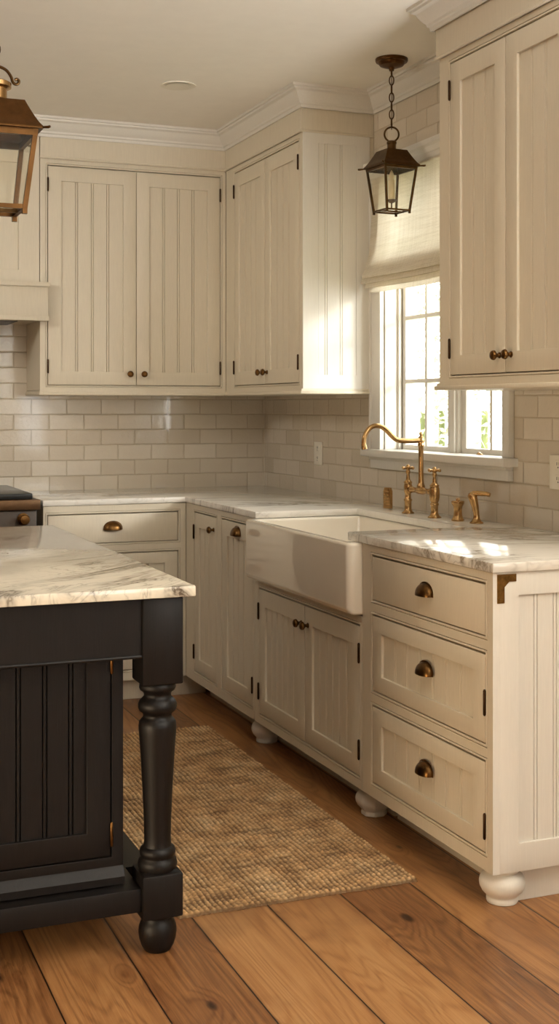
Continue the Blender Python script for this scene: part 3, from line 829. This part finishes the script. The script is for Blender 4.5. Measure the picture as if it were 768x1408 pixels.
m = MB(); m.prism([(-.020, .0005), (.020, .0005), (.020, .070), (.013, .084), (-.013, .084), (-.020, .070)], -.008, .008); m.bevel(.0015, 2)
for k in range(5):
    for j in range(3):
        m.lathe([(.0042, -.0078), (.0042, -.0092), (.0015, -.0105)], (-.0105 + .0105 * j, 0, .014 + .0135 * k), 'y', 8)
m.build('block', M['brass'], s)

# ------------------------------------------------------------------ wall outlets
def outlet(label, y, z, w, h, slots):
    c = thing('wall_outlet', label, 'outlet', (W - .0005, y, z), R90)
    m = MB(); m.box(-w / 2, w / 2, -.0065, 0, -h / 2, h / 2); m.bevel(.002, 2); m.build('cover_plate', M['white'], c)
    m = MB()
    for sz in (-.024, .024):
        m.box(-.017, .017, -.0085, -.006, sz - .016, sz + .016)
    m.bevel(.001, 1); r = m.build('receptacle', M['white'], c)
    for sz in (-.024, .024):
        for sx in slots:
            m = MB(); m.box(sx - .0014, sx + .0014, -.0088, -.008, sz - .001, sz + .009); m.build('slot', M['slot'], r, smooth=False)
        m = MB(); m.lathe([(.0026, -.0088), (.0026, -.008)], (0, 0, sz - .008), 'y', 10); m.build('ground_hole', M['slot'], r, smooth=False)
outlet('white outlet on the tiled wall between the corner and the window', 2.575, 1.104, .088, .108, (-.006, .006))
outlet('white outlet on the tiled wall at the right edge, under the large wall cabinet', .618, 1.108, .105, .112, (-.0065, .0065))

# ------------------------------------------------------------------ lanterns
def lantern(label, loc, rz, eave, body, bottom, roof_top, zb, ze, zr, mats, neck, thick, chain_to, canopy_r, scroll=False, cap_r=None):
    c = thing('lantern', label, 'lantern', (loc[0], loc[1], 0), rz, 'lantern pendants')
    mt, mr = mats
    # frame: top rail, tapered posts, bottom rail, corner feet
    m = MB(); t = thick
    cor = [(-1, -1), (1, -1), (1, 1), (-1, 1)]
    zt = ze - .004
    for sx, sy in cor:
        b0, t0 = bottom, body
        def sq(r, z): 
            a = r - t
            xs = sorted((sx * r, sx * a)); ys = sorted((sy * r, sy * a))
            return [(xs[0], ys[0], z), (xs[1], ys[0], z), (xs[1], ys[1], z), (xs[0], ys[1], z)]
        m.hexa(sq(b0, zb), sq(t0, zt))
        m.box(*sorted((sx * b0, sx * (b0 - t))), *sorted((sy * b0, sy * (b0 - t))), zb - t * 1.0, zb)
    for r, z0, z1 in ((bottom, zb, zb + t), (body, zt - t * 1.4, zt)):
        r *= .988; q = r - t * .9; z0 += .0006; z1 -= .0006
        m.box(-r, r, -r, -q, z0, z1); m.box(-r, r, q, r, z0, z1); m.box(-r, -q, -q, q, z0, z1); m.box(q, r, -q, q, z0, z1)
    m.build('frame', M[mt], c)
    # glass
    for k in range(4):
        q = MB(Matrix.Rotation(k * PI / 2, 4, 'Z')); b_, t_ = bottom - t / 2, body - t / 2
        lo, hi = zb + t * .9, zt - t
        q.hexa([(-b_, -b_ - .001, lo), (b_, -b_ - .001, lo), (b_, -b_ + .001, lo), (-b_, -b_ + .001, lo)], [(-t_, -t_ - .001, hi), (t_, -t_ - .001, hi), (t_, -t_ + .001, hi), (-t_, -t_ + .001, hi)])
        q.build('glass_pane', M['glass'], c, smooth=False)
    # roof: flared hip with a flat eave plate
    m = MB(); e = eave; secs = [(e, ze - .004), (e, ze), (e * .985, ze + .003)]
    for i in range(1, 9):
        u = i / 8; r = e * .985 + (roof_top - e * .985) * (1 - (1 - u) ** 1.25 * .0 - (1 - u) * (1 - .22 * u * 2)) if False else e * .985 + (roof_top - e * .985) * u ** .82
        secs.append((r, ze + .003 + (zr - ze - .003) * u))
    rows = [[m.v(sx * r, sy * r, z) for sx, sy in cor] for r, z in secs]
    for a, b in zip(rows, rows[1:]):
        for i in range(4): m.face([a[i], a[(i + 1) % 4], b[(i + 1) % 4], b[i]])
    m.face(rows[-1]); 
    inner = [m.v(sx * e * .9, sy * e * .9, ze - .004) for sx, sy in cor]; it_ = [m.v(sx * roof_top * .9, sy * roof_top * .9, zr - .006) for sx, sy in cor]
    for i in range(4):
        j = (i + 1) % 4
        m.face([rows[0][j], rows[0][i], inner[i], inner[j]]); m.face([inner[j], inner[i], it_[i], it_[j]])
    m.face(it_[::-1])
    for sx, sy in cor: m.tube([(sx * e * .97, sy * e * .97, ze - .001), (sx * (e + .010), sy * (e + .010), ze - .002), (sx * (e + .014), sy * (e + .014), ze - .001)], [.003, .004, .0035], 8)
    m.build('roof', M[mr], c, recalc=True, ang=40)
    # neck
    nr, nh = neck; cr = cap_r or nr * 1.12
    m = MB(); m.lathe([(nr * 1.15, zr - .002), (nr * 1.1, zr + nh * .12), (nr, zr + nh * .18), (nr, zr + nh * .62), (cr, zr + nh * .68), (cr, zr + nh * .86), (cr * .8, zr + nh * .95), (cr * .35, zr + nh)], (0, 0, 0), 'z', 28); m.build('neck', M['brass'] if scroll else M[mr], c, ang=40)
    zn = zr + nh
    if scroll:
        for sgn in (1, -1):
            pts = [(0, .040), (.022, .038), (.042, .030), (.055, .014), (.060, .000), (.066, -.006), (.074, -.005), (.077, .003), (.072, .008), (.066, .005)]
            m = MB(); m.tube([(sgn * p[0], 0, zn + p[1]) for p in smooth(pts, 4)], .0042, 10); m.build('scroll', M['bronze'], c)
        m = MB(); m.lathe([(.010, zn - .004), (.012, zn + .01), (.007, zn + .02), (.007, zn + .05), (.010, zn + .055), (.004, zn + .064)], (0, 0, 0), 'z', 18); m.build('finial', M['bronze'], c)
        zl = zn + .085
        m = MB(); m.tube([(.024 * math.cos(a), 0, zl + .024 * math.sin(a)) for a in [2 * PI * k / 24 for k in range(24)]], .004, 8, True); m.build('ring', M['bronze'], c); zl += .024
    else:
        rr = .0275; zl = zn + rr * .85
        m = MB(Matrix.Rotation(-rz - .38, 4, 'Z')); m.tube([(rr * math.cos(a), 0, zl + rr * math.sin(a)) for a in [2 * PI * k / 28 for k in range(28)]], .0036, 10, True); m.build('ring', M['bronze'], c); zl += rr
    # chain of oval links
    m = MB(); z = zl - .004; k = 0; ll, lw = .040, .0085
    while z < chain_to - .012:
        zc_ = z + ll / 2
        pts = []
        for i in range(20):
            a = 2 * PI * i / 20; x = lw * math.cos(a); zz = (ll / 2 - .002) * math.sin(a)
            ang = .9 + (k % 2) * PI / 2
            pts.append((x * math.cos(ang), x * math.sin(ang), zc_ + zz))
        m.tube(pts, .0026, 7, True); z += ll - .0075; k += 1
    m.tube([(0, 0, zl - .01), (.002, .001, (zl + chain_to) / 2), (0, 0, chain_to)], .0016, 6)
    m.build('chain', M['bronze'], c)
    m = MB(); R = canopy_r; z = CEIL - .0005
    m.lathe([(R * .14, z - .046), (R * .16, z - .040), (R * .20, z - .034), (R * .45, z - .032), (R * .72, z - .026), (R * .80, z - .020), (R * .84, z - .014), (R * .97, z - .012), (R, z - .008), (R, z)], (0, 0, 0), 'z', 44); m.build('canopy', M['copper'], c, ang=30)
    # candle cluster
    hgt = ze - zb
    m = MB(); m.tube([(0, 0, zb + .002 + t), (0, 0, zb + hgt * .22)], t * .4, 10)
    m.box(-bottom, bottom, -t * .4, t * .4, zb, zb + t * .8)
    m.lathe([(.006, zb + hgt * .20), (.012, zb + hgt * .22), (.020, zb + hgt * .25), (.021, zb + hgt * .27), (.012, zb + hgt * .27)], (0, 0, 0), 'z', 20); m.build('candle_cup', M['bronze'], c)
    m = MB(); m.lathe([(.0125, zb + hgt * .265), (.0125, zb + hgt * .70), (.011, zb + hgt * .71), (.004, zb + hgt * .71)], (0, 0, 0), 'z', 22); m.build('candle_sleeve', M['candle'], c)
    m = MB(); m.lathe([(.006, zb + hgt * .705), (.009, zb + hgt * .76), (.010, zb + hgt * .80), (.007, zb + hgt * .87), (.002, zb + hgt * .93)], (0, 0, 0), 'z', 16); m.build('bulb', M['candle'], c)
    return c
lantern('small aged brass lantern hanging on a chain over the sink', (.45, 1.47), math.radians(4), .0800, .0725, .0530, .043, 2.066, 2.238, 2.300, ('bronze', 'bronze'), (.0170, .040), .0075, 2.615, .062)
lantern('large copper-brown lantern with scroll top hanging over the island at left', (-1.19, .65), 0, .122, .110, .085, .079, 1.855, 2.072, 2.150, ('copper', 'copper'), (.044, .066), .013, 2.60, .075, True, .056)

# ------------------------------------------------------------------ recessed light
c = thing('recessed_light', 'round white recessed downlight in the ceiling', 'ceiling light', (-.190, 2.148, CEIL), 0)
m = MB(); prof = [(.050, -.001), (.068, -.0045), (.072, -.004), (.073, -.0002)]
m.lathe(prof, (0, 0, 0), 'z', 44); m.build('trim_ring', M['white'], c, ang=40)
m = MB(); m.lathe([(.049, -.0042), (.040, -.003), (.001, -.0025)], (0, 0, 0), 'z', 36); m.build('lens', M['white'], c)

# ------------------------------------------------------------------ rug
def rug():
    x0, x1, y0, y1 = -.775, -.078, .268, 2.092
    nx, ny = 174, 420
    m = MB(); rib = .0155; kn = .0185
    grid = []
    for j in range(ny + 1):
        row = []
        v = y0 + (y1 - y0) * j / ny
        for i in range(nx + 1):
            u = x0 + (x1 - x0) * i / nx
            ui = (u - x0) / rib; r = math.floor(ui)
            across = abs(math.sin(PI * ui)) ** .7
            wob = noise.noise(Vector((r * 3.1, v * 9, 2))) * .9
            along = abs(math.sin(PI * (v / kn + .5 * (r % 2) + wob))) ** .6
            lump = noise.noise(Vector((u * 90, v * 60, 5)))
            big = noise.noise(Vector((u * 14, v * 14, 9)))
            row_ = math.floor(v / .021 + .6 * noise.noise(Vector((u * 5, v * 4, 7))))
            dip = .0022 * max(0, noise.noise(Vector((u * 7, row_ * 4.7, 3)))) * 2
            h = .0036 + .0085 * across * (.35 + .65 * along) + .0030 * lump + .0020 * big - dip
            du = noise.noise(Vector((v * 14, 3, 1))) * .004; dv = noise.noise(Vector((u * 14, 8, 1))) * .004
            if i in (0, nx): h = .001; du += .004 * math.sin(v / kn * 2 * PI) * (1 if i else -1)
            if j in (0, ny): h = .001; dv += (.006 * abs(math.sin(PI * ui)) + .003 * noise.noise(Vector((u * 60, 4, 4)))) * (1 if j else -1)
            row.append(m.v(u + du, v + dv, max(.0012, h)))
        grid.append(row)
    for a, b in zip(grid, grid[1:]):
        for i in range(nx): m.face([a[i], a[i + 1], b[i + 1], b[i]])
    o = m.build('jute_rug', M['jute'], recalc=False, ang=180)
    tag(o, 'tan woven jute rug on the plank floor before the sink cabinets', 'rug')
rug()

# ------------------------------------------------------------------ outside the window
m = MB(); m.box(.8, 9, -4, 9, -.5, -.4); struct(m.build('ground', M['ground'], smooth=False))
def shrub(label, x, y, w, h, n):
    c = thing('clipped_shrub', label, 'shrub', (x, y, -.4), 0, 'shrubs outside the window')
    m = MB(); m.tube([(0, 0, 0), (0, 0, h * .5)], [.03, .02], 8); m.build('stem', M['ground'], c)
    m = MB()
    for k in range(n):
        z = .15 + (h - .15) * rnd.random(); a = rnd.random() * 2 * PI; r = w * (.55 + .45 * rnd.random())
        p = Vector((r * math.cos(a), r * math.sin(a), z)); s = .022 + .02 * rnd.random()
        d1 = Vector((rnd.uniform(-1, 1), rnd.uniform(-1, 1), rnd.uniform(-1, 1))).normalized(); d2 = d1.orthogonal().normalized()
        m.face([m.v(*(p - d1 * s)), m.v(*(p + d2 * s * .45)), m.v(*(p + d1 * s)), m.v(*(p - d2 * s * .45))])
    m.build('foliage', M['leaf'], c, recalc=False, smooth=False)
for lab, x, y, w in (('pale shrub seen through the left panes of the far sash', 2.2, 4.47, .11), ('pale shrub seen through the right panes of the far sash', 2.2, 4.22, .10), ('pale shrub seen through the near sash', 2.2, 3.70, .12)):
    shrub(lab, x, y, w, 3.4, 1700)

# ------------------------------------------------------------------ light
w = bpy.data.worlds.new('World'); scene.world = w; w.use_nodes = True
bg = w.node_tree.nodes['Background']; bg.inputs[0].default_value = (.97, .99, 1.0, 1); bg.inputs[1].default_value = 6.0
def area(name, loc, target, sx, sy, power, col, spread=180):
    l = bpy.data.lights.new(name, 'AREA'); l.shape = 'RECTANGLE'; l.size = sx; l.size_y = sy; l.energy = power; l.color = col; l.spread = math.radians(spread)
    o = bpy.data.objects.new(name, l); COL.objects.link(o); o.location = loc
    d = Vector(target) - Vector(loc); o.rotation_euler = d.to_track_quat('-Z', 'Y').to_euler(); return o
area('rear_fill', (-.6, -4.85, 2.25), (-.5, 2.0, 1.8), 2.0, .7, 9, (.86, .95, 1.0))  # added fill high behind the camera, no window there
area('ceiling_fill', (.44, -2.2, 1.35), (.36, -1.9, 2.65), .3, 1.6, 140, (.98, .985, .98), 150)  # unseen uplight added to brighten the ceiling
area('warm_fill', (-3.3, -.6, .5), (.0, 1.4, .45), 2.0, .6, 12.5, (1.0, .78, .52), 70)  # unseen warm fill added for the shaded right-run fronts
area('upper_fill', (-2.6, 1.3, 2.5), (-.2, 2.95, 1.85), .8, .5, 7, (1.0, .96, .88), 90)  # unseen fill added to lift the back wall cabinets
area('window_glint_fill', (2.1, -2.3, 1.8), (.55, 1.5, 1.45), 2.5, 2.3, 420, (1.0, .99, .96))  # panel added outside for tile glints and light through the window
sl = bpy.data.lights.new('low_sun', 'SUN'); sl.energy = 2.9; sl.angle = math.radians(11); sl.color = (1.0, .985, .95)
so = bpy.data.objects.new('low_sun', sl); COL.objects.link(so); so.rotation_euler = Vector((-1.04, 1.24, -.50)).to_track_quat('-Z', 'Y').to_euler()

# ------------------------------------------------------------------ camera
cam = bpy.data.cameras.new('camera'); co = bpy.data.objects.new('camera', cam); COL.objects.link(co)
co.location = (-1.7366, -2.8447, 1.3175); co.rotation_euler = (PI / 2, 0, -.3804)
cam.sensor_fit = 'VERTICAL'; cam.sensor_height = 36; cam.sensor_width = 36; cam.lens = 1732.46 * 36 / 1408
cam.shift_y = -(704 - 560.88) / 1408
cam.clip_start = .02
scene.camera = co
scene.view_settings.view_transform = 'Standard'
scene.view_settings.look = 'None'
scene.view_settings.exposure = -.02
